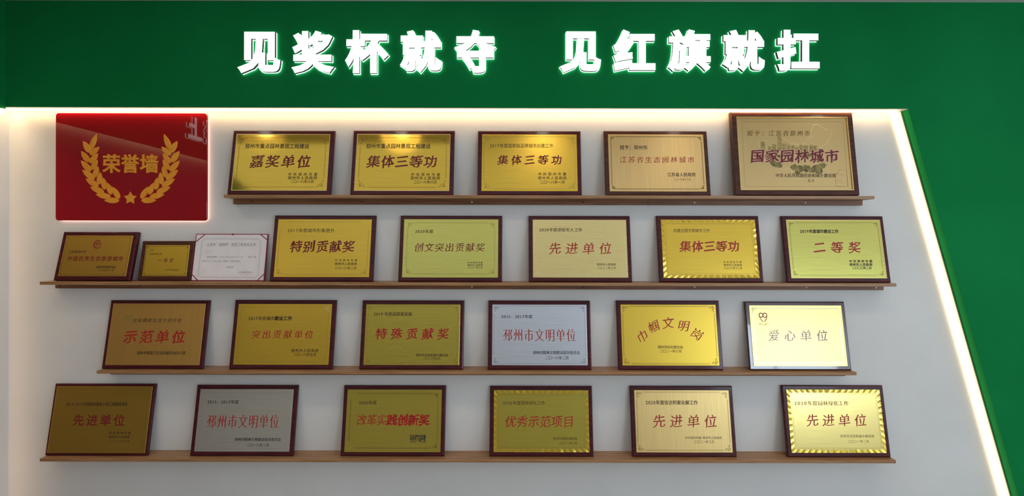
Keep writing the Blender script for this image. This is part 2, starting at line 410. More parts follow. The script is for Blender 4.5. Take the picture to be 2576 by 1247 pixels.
for ch, x0, x1, y0, y1, wh in chars:
    yp = -FD-.0245
    a = P(x0, (y0+y1)/2, yp); b = P(x1, (y0+y1)/2, yp); c = P((x0+x1)/2, y0, yp); d = P((x0+x1)/2, y1, yp)
    channel_char(ch, b.x-a.x, c.z-d.z, ((a.x+b.x)/2, -FD, (c.z+d.z)/2), (math.radians(90), 0, 0),
                 'lit white channel character %s on the green fascia, %s' % (ch, wh), 'lit characters on the green fascia')
for ch, y, wh in (('上', -1.40, 'nearer the corner'), ('至', -1.615, 'farther from the corner')):
    channel_char(ch, .17, .17, (XL+.05, y, CZ+.84), (math.radians(90), 0, math.radians(90)),
                 'lit white character %s on the left side wall, %s' % (ch, wh), 'lit characters on the side wall')

# ------------------------------------------------------------------ shelves
SHD = .10; SHT = .0148
SH = [(490.8, 563, 2200), (710.8, 100, 2255), (934.2, 243, 2155), (1155.5, 100, 2254)]
SCR = [[635,910,1187,1467,1747,2026], [150,352,630,910,1187,1467,1747,2028,2203], [300,630,910,1187,1467,1747,2028], [150,352,630,910,1187,1467,1747,2028,2203]]
SHN = ['topmost', 'second', 'third', 'lowest']
zs = []
for k, (yp, xa, xb) in enumerate(SH):
    z = P(1288, yp, -SHD).z; zs.append(z)
    x0 = P(xa, yp, -SHD).x; x1 = P(xb, yp, -SHD).x
    t = tag(empty('wall_shelf', ((x0+x1)/2, 0, z)), '%s brown wooden picture-ledge shelf of the four, on the white wall' % SHN[k], 'shelf', 'wooden shelves on the white wall')
    hw = (x1-x0)/2; cx = (x0+x1)/2
    mb = MB(); b = .0012
    # board with slightly eased front edges
    prof = [(-.0005, -SHT), (-SHD+b, -SHT), (-SHD, -SHT+b), (-SHD, -b), (-SHD+b, 0), (-.0005, 0)]
    m = len(prof); mb.add([(-hw, y, zz) for y, zz in prof]+[(hw, y, zz) for y, zz in prof], [tuple(range(m)), tuple(range(2*m-1, m-1, -1))]+[(i, i+m, (i+1) % m+m, (i+1) % m) for i in range(m)])
    mb.build('board', M['wood'], t)
    cuts = [-hw, (P(1630, yp, -.02).x-cx) if k == 0 else (P(1330+140*k, yp, -.02).x-cx), hw]
    rz0 = -SHT-.0250; rails = []
    for j in range(2):
        mb = bevel_box(cuts[j]+(.0006 if j else 0), cuts[j+1]-(.0006 if not j else 0), rz0, -SHT, .0005, .019, .001)
        mb.v = [(x, -zz, yy) for x, yy, zz in mb.v]
        rails.append(mb.build('rail', M['wood_dark'], t))
    for px in SCR[k]:
        X = P(px, yp+12, -.019).x-cx; r = .0048; n = 14
        j = 0 if X < cuts[1] else 1
        vv = []; ff = []
        for (rr, h) in ((r, 0), (r*.95, .0012), (r*.65, .0024), (r*.2, .0029)):
            vv += [(X+rr*math.cos(2*math.pi*i/n), -.019-h, rz0+.0125+rr*math.sin(2*math.pi*i/n)) for i in range(n)]
        for q in range(3):
            ff += [(q*n+i, q*n+(i+1) % n, (q+1)*n+(i+1) % n, (q+1)*n+i) for i in range(n)]
        ff.append(tuple(range(3*n, 4*n)))
        s_ = mesh_obj('screw_cap', vv, ff, M['screw'] if px > 1000 and px != 1467 else M['screw_dark'], rails[j], True)

# ------------------------------------------------------------------ ornaments
def spiral(cx, cy, r0, r1, a0, a1, n=12):
    return [(cx+(r0+(r1-r0)*i/n)*math.cos(math.radians(a0+(a1-a0)*i/n)), cy+(r0+(r1-r0)*i/n)*math.sin(math.radians(a0+(a1-a0)*i/n))) for i in range(n+1)]
def corner_lines(kind):
    """polylines of a corner ornament in a unit box, corner at the origin, mirrored about the diagonal"""
    if kind == 'fleur':
        base = [spiral(.42,.20,.20,.05,-170,150), spiral(.80,.10,.13,.03,200,-90), [(.05,.05),(.18,.16),(.34,.33)], [(.0,.28),(.1,.30),(.2,.2)],
                spiral(.62,.32,.10,.02,-90,180,8), [(.15,.02),(.28,.0),(.34,.06)]]
    elif kind == 'scroll':
        base = [spiral(.36,.16,.16,.03,190,-160), spiral(.78,.12,.12,.02,-180,170), [(.05,.02),(.13,.12),(.20,.28),(.32,.40)], [(.52,.06),(.62,.20),(.66,.30)],
                spiral(.55,.36,.08,.02,90,-200,8), [(.93,.05),(1.08,.10)]]
    else:  # key corner
        base = [spiral(.30,.30,.16,.04,-90,200), [(.02,.02),(.6,.02)], [(.1,.1),(.55,.1)], spiral(.68,.14,.10,.03,-90,180,8)]
    out = []
    for p in base: out.append(p); out.append([(y, x) for x, y in p])
    return out
def frame_orn(mb, x0, x1, y0, y1, s, z, kind='scroll', lw=.0009, corners='abcd', lines=2, rot=False):
    if kind:
        cl = corner_lines(kind)
        for c, (cx, cy, sx_, sy_) in zip('abcd', ((x0,y1,1,-1),(x1,y1,-1,-1),(x1,y0,-1,1),(x0,y0,1,1))):
            if c in corners:
                for p in cl:
                    q = [(cx+sx_*x*s, cy+sy_*y*s) for x, y in p]
                    mb.ribbon(q, (lambda t, w=lw: w*(1.9-1.4*abs(2*t-1))), z)
                    if len(p) > 6:
                        e = q[-1]; mb.add([(e[0]+.0016*math.cos(a*1.047), e[1]+.0016*math.sin(a*1.047), z) for a in range(6)], [(0,1,2,3,4,5)])
    g = s*1.1 if kind else 0
    for j in range(lines):
        d = .0 if j == 0 else .0032; a = lw*(1.2 if j == 0 else .8)
        if kind is None:
            mb.ribbon([(x0+d,y0+d),(x1-d,y0+d),(x1-d,y1-d),(x0+d,y1-d)], a, z, True); continue
        for p in ([(x0+g,y0+d),(x1-g,y0+d)],[(x0+g,y1-d),(x1-g,y1-d)],[(x0+d,y0+g),(x0+d,y1-g)],[(x1-d,y0+g),(x1-d,y1-g)]):
            mb.ribbon(p, a, z)
def fluted(x0, x1, y0, y1, wd, z, parent, mtl):
    """border of fan-cut facets, each facet tilted against its neighbour"""
    mb = MB(); rnd = random.Random(3)
    def side(p, q, p2, q2, n):
        for i in range(n):
            t0, t1 = i/n, (i+1)/n; tm = (t0+t1)/2
            A = (p[0]+(q[0]-p[0])*t0, p[1]+(q[1]-p[1])*t0); B = (p[0]+(q[0]-p[0])*t1, p[1]+(q[1]-p[1])*t1)
            C = (p2[0]+(q2[0]-p2[0])*t1, p2[1]+(q2[1]-p2[1])*t1); D_ = (p2[0]+(q2[0]-p2[0])*t0, p2[1]+(q2[1]-p2[1])*t0)
            Mo = ((A[0]+B[0])/2, (A[1]+B[1])/2); Mi = ((C[0]+D_[0])/2, (C[1]+D_[1])/2)
            h = .0019*rnd.uniform(.5, 1.3)
            mb.add([(*A, z), (*Mo, z+h), (*B, z), (*C, z), (*Mi, z+h*.5), (*D_, z)], [(0,1,4,5),(1,2,3,4)])
    O = [(x0,y0),(x1,y0),(x1,y1),(x0,y1)]; I = [(x0+wd,y0+wd),(x1-wd,y0+wd),(x1-wd,y1-wd),(x0+wd,y1-wd)]
    for i in range(4):
        j = (i+1) % 4; side(O[i], O[j], I[i], I[j], 15 if i % 2 == 0 else 10)
    return mb.build('fluted_border', mtl, parent)

# ------------------------------------------------------------------ plaques
GRP = 'award plaques standing on the wall shelves'
class Plq: pass
def plaque(row, q, label, plate='gold', rough=.35, brush='h', board='cherry', border=.0195, T=.014, name='award_plaque', bl=None, yb=.058, cat='plaque', bev=.005, plate_t=.0016):
    """q = outline in the photograph: top-left x, top-right x, top y, bottom-left x, bottom-right x"""
    tlx, trx, ty, blx, brx = q
    zs_ = zs[row]
    yf = yb+T*.985
    ybot = CYP - (zs_-CZ)/(D-yf)*FPX
    xa = P(blx, ybot, -yf).x; xb = P(brx, ybot, -yf).x
    zt = P((tlx+trx)/2, ty, -(.001 if row > 1 else T*.9)).z
    hc = zt-zs_ - (0 if row > 1 else T*.2)
    th = math.atan2(yb-.001, hc); H = hc/math.cos(th); W = xb-xa
    t = empty(name, ((xa+xb)/2, -yb, zs_+.0002), (math.radians(90)-th, 0, 0))
    tag(t, label, cat, GRP)
    p = Plq(); p.t = t; p.W = W; p.H = H; p.T = T
    p.M = Matrix.Translation(t.location) @ Matrix.Rotation(math.radians(90)-th, 4, 'X'); p.Mi = p.M.inverted()
    if board: bevel_box(-W/2, W/2, 0, H, 0, T, bev).build('backing_board', M[board], t)
    p.x0, p.x1, p.y0, p.y1 = -W/2+border, W/2-border, border, H-border
    p.z = T+plate_t
    if plate:
        o = bevel_box(p.x0, p.x1, p.y0, p.y1, T-.0002, p.z, .0014).build('metal_plate', G(plate, rough, brush), t)
        p.plate = o
    else: p.plate = t
    p.zt = p.z+.00025
    return p
def loc(p, px, py):
    o = p.Mi @ CAMP; d = p.Mi.to_3x3() @ ray(px, py)
    k = (p.zt-o.z)/d.z; return o+d*k
def text(p, zm, items):
    """items: (string, x0, x1, y0, y1 in the zoomed view zm, style, ink)"""
    ox, oy, s = zm
    acc = {}
    for i, (txt, x0, x1, y0, y1, style, ink, nm) in enumerate(items):
        X0, X1, Y0, Y1 = ox+x0/s, ox+x1/s, oy+y0/s, oy+y1/s
        ym = (Y0+Y1)/2; a = loc(p, X0, ym); b = loc(p, X1, ym); c = loc(p, (X0+X1)/2, Y0); d = loc(p, (X0+X1)/2, Y1)
        mb = MB(); yy = (a.y+b.y)/2
        fit_text(txt, a.x, b.x, yy-(c.y-d.y)/2, yy+(c.y-d.y)/2, style, p.zt, mb, i)
        mb.build(nm, M[ink], p.plate)
def T4(h, t, iss, ink='ink_brown', red='ink_red', hs='hei_b', ts='kai_b', iss_s='hei_b'):
    out = []
    if h: out.append((*h, hs, ink, 'heading_lettering'))
    if t: out.append((*t, ts, red, 'title_lettering'))
    for x in iss: out.append((*x, iss_s, ink, 'issuer_lettering'))
    return out
def orn(p, kind='scroll', mtl='engrave', inset=.017, s=.042, lw=.0009, corners='abcd', lines=2, name='engraved_border'):
    mb = MB(); frame_orn(mb, p.x0+inset, p.x1-inset, p.y0+inset, p.y1-inset, s, p.zt-.0001, kind, lw, corners, lines)
    return mb.build(name, M[mtl], p.plate)
def lip(p, mtl, wd=.005, out=.0):
    """raised rim round the plate"""
    rect_ring(p.x0-out, p.x1+out, p.y0-out, p.y1+out, wd, p.T, p.z+.0009).build('rim', mtl, p.t)

zA = (560,310,4.293); zB = (1180,310,4.155); zC_ = (1820,270,4.987); zD = (120,560,4.519); zE = (670,530,4.223); zF = (1310,530,4.155); zG = (1940,530,6.234)
zH = (240,740,4.155); zI = (890,740,4.155); zJ = (1530,740,4.025); zK = (90,950,3.788); zL = (840,950,3.845); zM = (1560,950,3.628)
ZW, SF, PZ = '中共邳州市委', '邳州市人民政府', '邳州市文明单位'
# --- top shelf
p = plaque(0, (589.5,842,328,570.5,831.5), 'yellow gold plaque reading 嘉奖单位, first from the left on the top shelf', 'gold', .09)
orn(p); lip(p, G('tan', .3), .004)
text(p, zA, T4(('邳州市重点园林景观工程建设',245,933,220,272), ('嘉奖单位',305,945,338,485), [(ZW,708,1022,533,567),(SF,705,1020,570,607),('二〇一六年六月',735,985,612,645)], red='ink_maroon'))
p = plaque(0, (889,1142,328,880,1140), 'yellow gold plaque reading 集体三等功 with dark lettering, second on the top shelf', 'gold', .09)
orn(p); lip(p, G('tan', .3), .004)
text(p, zA, T4(('邳州市重点园林景观工程建设',1550,2243,220,272), ('集体三等功',1565,2310,340,485), [(ZW,2035,2348,536,570),(SF,2030,2347,573,610),('二〇一六年六月',2065,2312,617,652)], red='ink_maroon'))
p = plaque(0, (1201.5,1458,329,1200.5,1464), 'gold plaque reading 集体三等功 for a 2017 city brand, third on the top shelf', 'gold', .26)
orn(p, 'scroll', 'engrave_soft', .010, .045)
text(p, zB, T4(('2017年度国家级品牌城市创建工作',218,877,212,256), ('集体三等功',305,965,328,437), [(ZW,722,1015,513,547),(SF,722,1018,554,588),('二〇一八年一月',745,1000,597,632)], red='ink_maroon', hs='hei', ts='kai_b'))
p = plaque(0, (1518.5,1775.5,329,1524,1789), 'tan gold plaque with brown double border reading 江苏省生态园林城市, fourth on the top shelf', 'tan', .34, 'v', 'walnut')
orn(p, 'scroll', 'engrave', .011, .024, .0016)
text(p, zB, T4(('授予：邳州市',1577,1863,230,275), ('江苏省生态园林城市',1577,2352,345,418), [('江苏省人民政府',2073,2367,515,556)], ts='kai')+[('二〇一九年十二月',2140,2318,572,600,'hei','ink_brown','issuer_lettering')])
# --- the big one with the map
p = plaque(0, (1839.5,2141,282,1850,2161), 'large framed bronze plaque with a map outline reading 国家园林城市, right end of top shelf', 'bronze', .38, 'g', 'walnut', border=.030, T=.022, name='framed_plaque', plate_t=.001)
def ZP(x, y, zm=zC_): v = loc(p, zm[0]+x/zm[2], zm[1]+y/zm[2]); return (v.x, v.y)
rect_ring(p.x0-.005, p.x1+.005, p.y0-.005, p.y1+.005, .005, p.T-.001, p.z+.005).build('inner_moulding', G('sand', .25), p.t)
rect_ring(-p.W/2+.002, p.W/2-.002, .002, p.H-.002, .022, p.T-.001, p.z+.0055).build('frame', M['walnut'], p.t)
mb = MB(); mb.ribbon([ZP(232,182), ZP(1500,182), ZP(1560,992), ZP(270,992)], .0012, p.zt, True); mb.build('engraved_border', M['engrave'], p.plate)
china = [(460,510),(436,470),(434,436),(470,424),(540,420),(556,392),(556,366),(600,345),(690,330),(735,385),(790,405),(820,440),(880,455),(960,468),(1010,455),(1040,400),(1080,382),(1140,347),(1086,340),(1100,290),(1122,225),(1180,208),(1215,240),(1250,262),(1310,290),(1362,265),(1352,345),(1330,400),(1290,450),(1240,500),(1194,522),(1212,484),(1172,500),(1160,540),(1228,562),(1202,600),(1258,660),(1285,720),(1270,800),(1232,860),(1172,890),(1130,912),(1090,922),(1030,888),(970,890),(920,908),(870,890),(848,840),(852,792),(820,770),(762,782),(700,764),(622,742),(570,700),(530,660),(500,610),(480,560)]
mb = MB()
for (a, b, c, d) in ((468,520,425,560),(560,600,490,560),(612,660,460,560),(676,728,350,545),(735,790,455,560),(800,835,470,560),(850,893,478,530),(900,940,500,560),(950,988,465,560),(1000,1060,480,560),(1080,1130,470,560),(1135,1180,480,555)):
    q = [ZP(a,c), ZP(b,c), ZP(b,d), ZP(a,d)]; mb.add([(x, y, p.zt-.0001) for x, y in q], [(3,2,1,0)])
mb.build('etched_towers', M['sky_ink'], p.plate)
mb = MB(); rnd = random.Random(5)
for (cx, cy, r) in ((650,705,60),(610,690,40),(700,730,40),(890,750,48),(960,770,58),(1040,765,60),(1110,790,45),(1180,760,60),(1240,730,48),(930,815,40),(1200,800,50),(560,610,40),(700,610,30),(840,605,30),(960,600,30),(1080,600,30)):
    c = ZP(cx, cy); rr = r/zC_[2]/505
    mb.add([(c[0]+rr*rnd.uniform(.8,1.25)*math.cos(k*.4488), c[1]+rr*.7*rnd.uniform(.8,1.25)*math.sin(k*.4488), p.zt-.00005-rnd.random()*.00004) for k in range(14)], [tuple(range(14))])
mb.build('etched_trees', M['tree_ink'], p.plate)['kind'] = 'stuff'
mb = MB(); mb.ribbon([ZP(*c) for c in china], .0016, p.zt+.0001, True)
for cx, cy, r in ((1090,955,20),(1310,800,16),(1345,790,6),(1315,945,7)):
    mb.ribbon([ZP(cx+r*math.cos(a*.785), cy+r*1.1*math.sin(a*.785)) for a in range(8)], .0012, p.zt+.0001, True)
mb.build('map_outline', M['engrave_light'], p.plate)
mb = MB(); mb.ribbon([ZP(1402,850), ZP(1450,785), ZP(1545,787), ZP(1563,992), ZP(1412,988)], .0012, p.zt+.0001, True)
mb.ribbon([ZP(1420,850), ZP(1450,830), ZP(1480,850), ZP(1520,840)], .001, p.zt+.0001); mb.ribbon([ZP(1420,900), ZP(1440,930), ZP(1480,900), ZP(1475,950)], .001, p.zt+.0001)
mb.build('inset_map', M['engrave'], p.plate)
p.zt += .0002
STY['kai_o'] = (.050, .040, .10, .10, .03)
text(p, zC_, [('国家园林城市',345,1440,520,700,'kai_o','pink','title_outline')])
p.zt += .0002
text(p, zC_, [('授予：江苏省邳州市',300,1085,287,363,'kai','engrave','heading_lettering'), ('国家园林城市',345,1440,520,700,'kai_b','ink_maroon','title_lettering'),
              ('中华人民共和国住房和城乡建设部',655,1410,828,878,'kai_s','ink_brown','issuer_lettering'), ('年二月',1062,1138,900,936,'hei','ink_brown','issuer_lettering')])
# --- second shelf
p = plaque(1, (162,353.5,583,133,325), 'dull bronze plaque with a round red emblem, left end of the second shelf', 'brown', .38, 'g', border=.020, T=.02)
orn(p, 'key', 'engrave', .006, .018, .0008)
ZQ = lambda x, y: (lambda v: (v.x, v.y))(loc(p, zD[0]+x/zD[2], zD[1]+y/zD[2]))
mb = MB(); c = ZQ(572, 245); R = .021
mb.ribbon(spiral(0,0,R*.92,R*.92,60,330,24), lambda t: R*.32*(.5+.7*math.sin(math.pi*t)), 0)
mb.ribbon(spiral(0,0,R*.55,R*.30,-20,260,14), R*.2, 0); mb.ribbon([(-R*.5,R*.15),(R*.1,R*.35),(R*.7,R*.3)], R*.16, 0); mb.ribbon([(-R*.4,-R*.25),(R*.2,-R*.05),(R*.75,-R*.2)], R*.14, 0)
mb.v = [(x+c[0], y+c[1], p.zt+z) for x, y, z in mb.v]; mb.build('round_emblem', M['logo_red'], p.plate)
text(p, zD, T4(('江苏省邳州市',240,440,315,345), ('中国优秀生态旅游城市',225,857,380,433), [('中国优秀旅游城市评委会',545,778,490,518),('二〇〇九年十二月',575,752,528,550)], red='ink_maroon', ts='hei_b'))
p = plaque(1, (356,488.5,605.5,345,478.5), 'small gold plaque on a wide dark board reading 一等奖, between bronze plaque and certificate', 'gold', .36, 'g', 'walnut', border=.021, yb=.036, T=.016)
p.plate.parent = p.t
orn(p, 'key', 'engrave', .0045, .020, .0011)
text(p, zD, T4(('江苏省园林绿化工程',1148,1298,347,363), ('一等奖',1250,1430,402,455), [('江苏省住房和城乡建设厅',1335,1488,527,542),('二〇一八年',1425,1490,547,557)], red='ink_maroon', ts='kai', hs='hei', iss_s='hei')+[('江苏省',1160,1205,300,312,'hei','ink_brown','heading_lettering'),('获奖证',1160,1200,315,325,'hei','ink_brown','heading_lettering')])
p = plaque(1, (495,675.5,588,480,664.5), 'white paper certificate with red corner straps on the second shelf', None, board='cert_red', border=.004, T=.006, name='certificate', yb=.042, cat='certificate', bev=.001)
o = bevel_box(p.x0, p.x1, p.y0, p.y1, p.T-.0002, p.T+.0008, .0004).build('paper', M['paper'], p.t); p.plate = o; p.zt = p.T+.001
ZQ = lambda x, y: (lambda v: (v.x, v.y))(loc(p, zD[0]+x/zD[2], zD[1]+y/zD[2]))
for a, b in (((1795,128),(1686,216)), ((2415,128),(2500,198)), ((1636,582),(1715,664)), ((2375,664),(2462,580))):
    mb = MB(); A, B = ZQ(*a), ZQ(*b); mb.ribbon([A, B], .0042, p.zt+.0006); mb.build('corner_strap', M['cert_red'], p.t)
mb = MB(); c = ZQ(2105, 131); mb.box(c[0]-.004, c[0]+.004, c[1]-.0045, c[1]+.0035, p.T, p.T+.003); mb.build('clip', M['cert_red'], p.t)
mb = MB()
for d in (0, 9):
    mb.ribbon([ZQ(*q_) for q_ in ((1775+d,180+d),(2060,178+d),(2090,186+d),(2120,178+d),(2395-d,182+d),(2424-d,205+d),(2396-d,600-d),(2372-d,626-d),(1730+d,622-d),(1705+d,598-d),(1752+d,205+d))], .0006 if d else .0009, p.zt, True)
mb.build('printed_border', M['ink_grey'], p.plate)
mb = MB(); c = ZQ(2240, 573)
mb.ribbon([(c[0]+.0165*math.cos(a*.2618), c[1]+.0165*math.sin(a*.2618)) for a in range(24)], .0005, p.zt, True)
mb.add([(c[0]+(.0035 if k % 2 == 0 else .0014)*math.cos(math.radians(90+36*k)), c[1]+(.0035 if k % 2 == 0 else .0014)*math.sin(math.radians(90+36*k)), p.zt) for k in range(10)], [tuple(range(10))])
mb.build('printed_seal', M['ink_grey'], p.plate)
text(p, zD, [('上海市“园林杯”优质工程金奖证书',1808,2365,228,268,'thin','ink_black','heading_lettering'), ('证书编号',1785,1865,317,329,'thin','ink_grey','body_lettering'),
  ('贵单位承建的',1808,1925,378,398,'hei','ink_grey','body_lettering'), ('工业园区景观绿化建设项目一期',1930,2215,380,397,'thin','ink_grey','body_lettering'), ('绿化工程',2280,2370,378,398,'hei','ink_grey','body_lettering'),
  ('被评为二〇一七年上海市“园林杯”优质工程金奖',1758,2190,427,446,'hei','ink_grey','body_lettering'), ('特发此证',2030,2112,494,515,'hei','ink_grey','body_lettering'),
  ('上海市园林绿化行业协会',2160,2322,553,570,'hei','ink_grey','body_lettering'), ('二〇一八年',2185,2288,584,598,'thin','ink_grey','body_lettering')])
p = plaque(1, (692,946.5,541.5,677,938), 'yellow gold plaque reading 特别贡献奖, right of the certificate on the second shelf', 'gold', .22)
orn(p, 'scroll', 'engrave_soft', .012, .035, .0008, 'cd')
text(p, zE, T4(('2017年度城市形象提升',228,722,187,230), ('特别贡献奖',258,932,312,445), [(ZW,730,965,512,537),(SF,728,962,548,578),('二〇一八年二月',728,957,592,622)], hs='hei', ts='kai_b', red='ink_maroon'))
p = plaque(1, (1007.5,1262.7,542,1001,1262.7), 'greenish gold plaque reading 创文突出贡献奖 on the second shelf', 'green', .24)
orn(p, 'scroll', 'engrave_soft', .016, .034); lip(p, G('green', .2), .004)
text(p, zE, T4(('2020年度',1583,1773,198,238), ('创文突出贡献奖',1577,2318,338,440), [(ZW,2137,2298,540,561),(SF,2137,2298,566,587),('二〇二一年二月',2137,2300,591,612)], hs='song_b', ts='kai', red='ink_maroon'))
p = plaque(1, (1327,1582.7,542.5,1330.5,1591), 'pale gold plaque reading 先进单位 for 退役军人工作, middle of the second shelf', 'pale', .28)
orn(p, 'scroll', 'engrave_light', .012, .038)
text(p, zF, T4(('2020年度退役军人工作',195,642,178,218), ('先进单位',300,945,325,460), [(SF,797,993,548,573),('二〇二一年三月',800,993,585,608)], hs='song_b', ts='kai'))
p = plaque(1, (1648,1904.5,542.5,1659.5,1922), 'deep gold plaque with fan-cut border reading 集体三等功 on the second shelf', 'gold', .3)
fluted(p.x0+.001, p.x1-.001, p.y0+.001, p.y1-.001, .015, p.z-.0002, p.plate, G('gold', .16))
mb = MB(); frame_orn(mb, p.x0+.020, p.x1-.020, p.y0+.020, p.y1-.020, 0, p.zt, None, .001, lines=2); mb.build('engraved_border', M['engrave_soft'], p.plate)
text(p, zF, T4(('创建全国文明城市工作',1597,1973,187,225), ('集体三等功',1667,2280,308,433), [(ZW,2118,2308,525,546),(SF,2122,2312,555,578),('二〇二〇年十二月',2122,2315,586,610)], hs='hei', ts='kai_b'))
p = plaque(1, (1962.5,2215,543,1981,2242.4), 'pale green-gold plaque reading 二等奖, right end of the second shelf', 'green', .26)
orn(p, 'fleur', 'engrave', .013, .026, .0009); lip(p, G('pale', .22), .004)
text(p, zG, T4(('2019年度城市建设工作',455,1053,292,350), ('二等奖',672,1395,475,672), [(ZW,1225,1585,768,812),(SF,1230,1585,820,865),('二〇二〇年二月',1275,1575,875,915)], hs='fat', ts='kai_b', iss_s='fat'))
# --- third shelf
p = plaque(2, (278.5,528.8,755,254.4,509), 'plain orange-gold plaque with a small green emblem reading 示范单位, left end of third shelf', 'orange', .40, 'v', border=.0165)
ZQ = lambda x, y: (lambda v: (v.x, v.y))(loc(p, zH[0]+x/zH[2], zH[1]+y/zH[2]))
mb = MB(); c = ZQ(338, 265); R = .0155
for q_ in ([spiral(0,0,R,R,110,430,20)][0], spiral(0,0,R*.45,R*.2,180,-160,10), [(-R*1.1,R*1.2),(-R*.3,R*1.05),(0,R*.75)], [(R*1.2,R*1.35),(R*.4,R*1.15),(0,R*.75)]):
    mb.ribbon([(x+c[0], y+c[1]) for x, y in q_], R*.17, p.zt)
mb.build('green_emblem', M['logo_green'], p.plate)
text(p, zH, T4(('全民健康生活方式行动',393,897,248,295), ('示范单位',305,932,370,517), [('邳州市爱国卫生运动委员会办公室',433,943,594,630)], hs='kai', ts='kai_b'))
p = plaque(2, (592,847,754.5,575,835.6), 'olive gold plaque reading 突出贡献单位, second on the third shelf', 'gold', .24)
orn(p, 'scroll', 'engrave_light', .012, .032, .0009, 'b', 0); orn(p, None, 'engrave_soft', .014, .0, .0008)
text(p, zH, T4(('2017年度城市',1600,1868,228,273), ('突出贡献单位',1637,2275,370,468), [(SF,2048,2330,570,605),('二〇一八年五月',2070,2308,612,645)], hs='song_b', ts='kai')+[('建设工作',1872,2052,228,273,'fat','ink_brown','heading_lettering')])
p = plaque(2, (913,1168.5,755.5,903,1165), 'olive plaque reading 特殊贡献奖, third on the third shelf', 'olive', .27)
orn(p, 'fleur', 'engrave_soft', .010, .030)
text(p, zI, T4(('2019 年度高质量发展',210,608,185,227), ('特殊贡献奖',232,988,350,475), [('邳州市住房和城乡建设局',650,982,620,650),('二〇二〇年五月',728,905,657,683)], hs='song_b', ts='kai_b'))
p = plaque(2, (1227,1482,756,1227,1488.8), 'bluish silver plaque reading 邳州市文明单位, middle of the third shelf', 'silver', .34)
orn(p, 'fleur', 'engrave_grey', .009, .030, .0007, lines=1)
text(p, zI, T4(('2015–2017年度',1543,1867,212,252), (PZ,1563,2318,360,493), [('邳州市精神文明建设指导委员会',1873,2362,590,628),('二〇一八年二月',2005,2245,645,683)], ink='ink_black', hs='song_b', ts='song', iss_s='song_b'))
p = plaque(2, (1547,1804.5,756,1556,1820.7), 'gold plaque with red characters in an arch reading 巾帼文明岗 on the third shelf', 'gold', .36, 'g')
orn(p, 'fleur', 'engrave', .008, .032, .0011)
mb = MB()
for ch, cx, cy, rot, s in (('巾',347,423,30,112),('帼',463,325,20,112),('文',608,290,3,115),('明',765,318,-10,112),('岗',900,405,-34,110)):
    v = loc(p, zJ[0]+cx/zJ[2], zJ[1]+cy/zJ[2]); em = s/zJ[2]/505*.98/.93
    gv, gf = styled(ch, 'kai', random.Random(1)); ca, sa = math.cos(math.radians(rot)), math.sin(math.radians(rot))
    mb.add([(v.x+em*((x-.5)*ca-(y-.38)*sa), v.y+em*((x-.5)*sa+(y-.38)*ca), p.zt) for x, y in gv], gf)
mb.build('title_lettering', M['ink_red'], p.plate)
text(p, zJ, T4(None, None, [('邳州市妇女联合会',503,757,518,550),('二〇二一年三月',525,743,560,590)]))
p = plaque(2, (1863,2118.8,758.5,1886.5,2143), 'glaring bright gold plaque with a heart emblem reading 爱心单位, right end of third shelf', 'bright', .33, board='cherry_gloss')
orn(p, 'fleur', 'engrave_soft', .010, .030, .0008, 'a', 0); orn(p, None, 'gloss_ink', .015, .0, .0028, lines=1); lip(p, G('bright', .3), .004)
ZQ = lambda x, y: (lambda v: (v.x, v.y))(loc(p, zJ[0]+x/zJ[2], zJ[1]+y/zJ[2]))
mb = MB(); c = ZQ(1568, 228); R = .0165
for sgn in (-1, 1):
    mb.ribbon([(x*1.0+c[0]+sgn*R*.55, y+c[1]+R*.5) for x, y in spiral(0,0,R*.62,R*.62,0,360,18)], R*.26, p.zt)
mb.ribbon([(c[0]-R*1.1,c[1]+R*.2),(c[0]-R*.8,c[1]-R*.6),(c[0]-R*.1,c[1]-R*1.5)], R*.2, p.zt); mb.ribbon([(c[0]+R*1.15,c[1]+R*.4),(c[0]+R*1.0,c[1]-R*.5),(c[0]+R*.3,c[1]-R*1.4)], R*.22, p.zt)
mb.build('heart_emblem', M['ink_maroon'], p.plate)
text(p, zJ, [('99公益日',1527,1627,290,314,'hei','ink_maroon','emblem_caption'), ('爱心单位',1625,2220,355,480,'kai','gloss_title','title_lettering')])
# --- lowest shelf
p = plaque(3, (141,392,964,111.6,369.8), 'dark brownish gold plaque reading 先进单位, left end of the lowest shelf', 'brown', .34, 'h', border=.0115)
orn(p, None, 'engrave_soft', .014, .0, .001)
text(p, zK, T4(('2014-2015年度园林景观小品工程建设项目',293,873,232,268), ('先进单位',358,845,350,457), [(ZW,700,905,512,538),(SF,695,893,550,575),('二〇一六年二月',710,893,592,612)], ts='hei_b', red='ink_maroon'))
p = plaque(3, (496.5,750,967.3,477,736.8), 'warm silver plaque reading 邳州市文明单位, second on the lowest shelf', 'warm_silver', .38, 'h', 'cherry')
orn(p, None, 'engrave_grey', .015, .0, .0003, lines=1)
text(p, zK, T4(('2015–2017年度',1637,1933,210,248), (PZ,1633,2315,350,480), [('邳州市精神文明建设指导委员会',1897,2335,570,603),('二〇一八年二月',2010,2222,625,655)], ink='ink_black', hs='song_b', ts='song', iss_s='song_b'))
p = plaque(3, (866,1121.7,968.3,855.6,1117.8), 'olive gold plaque with scroll corners reading 改革实践创新奖 on the lowest shelf', 'olive', .26)
orn(p, 'scroll', 'engrave', .017, .027, .0013, 'bc'); lip(p, G('olive', .22), .004)
text(p, zL, T4(('2020年度',243,413,220,260), ('改革实',225,505,350,465), [], hs='song_b', ts='kai')+[('践创新奖',515,920,350,465,'fatkai','ink_red','title_lettering'),
    (ZW,735,887,550,575,'fat','ink_black','issuer_lettering'),(SF,735,887,574,600,'fat','ink_black','issuer_lettering'),('二〇二一年二月',735,887,598,624,'fat','ink_black','issuer_lettering')])
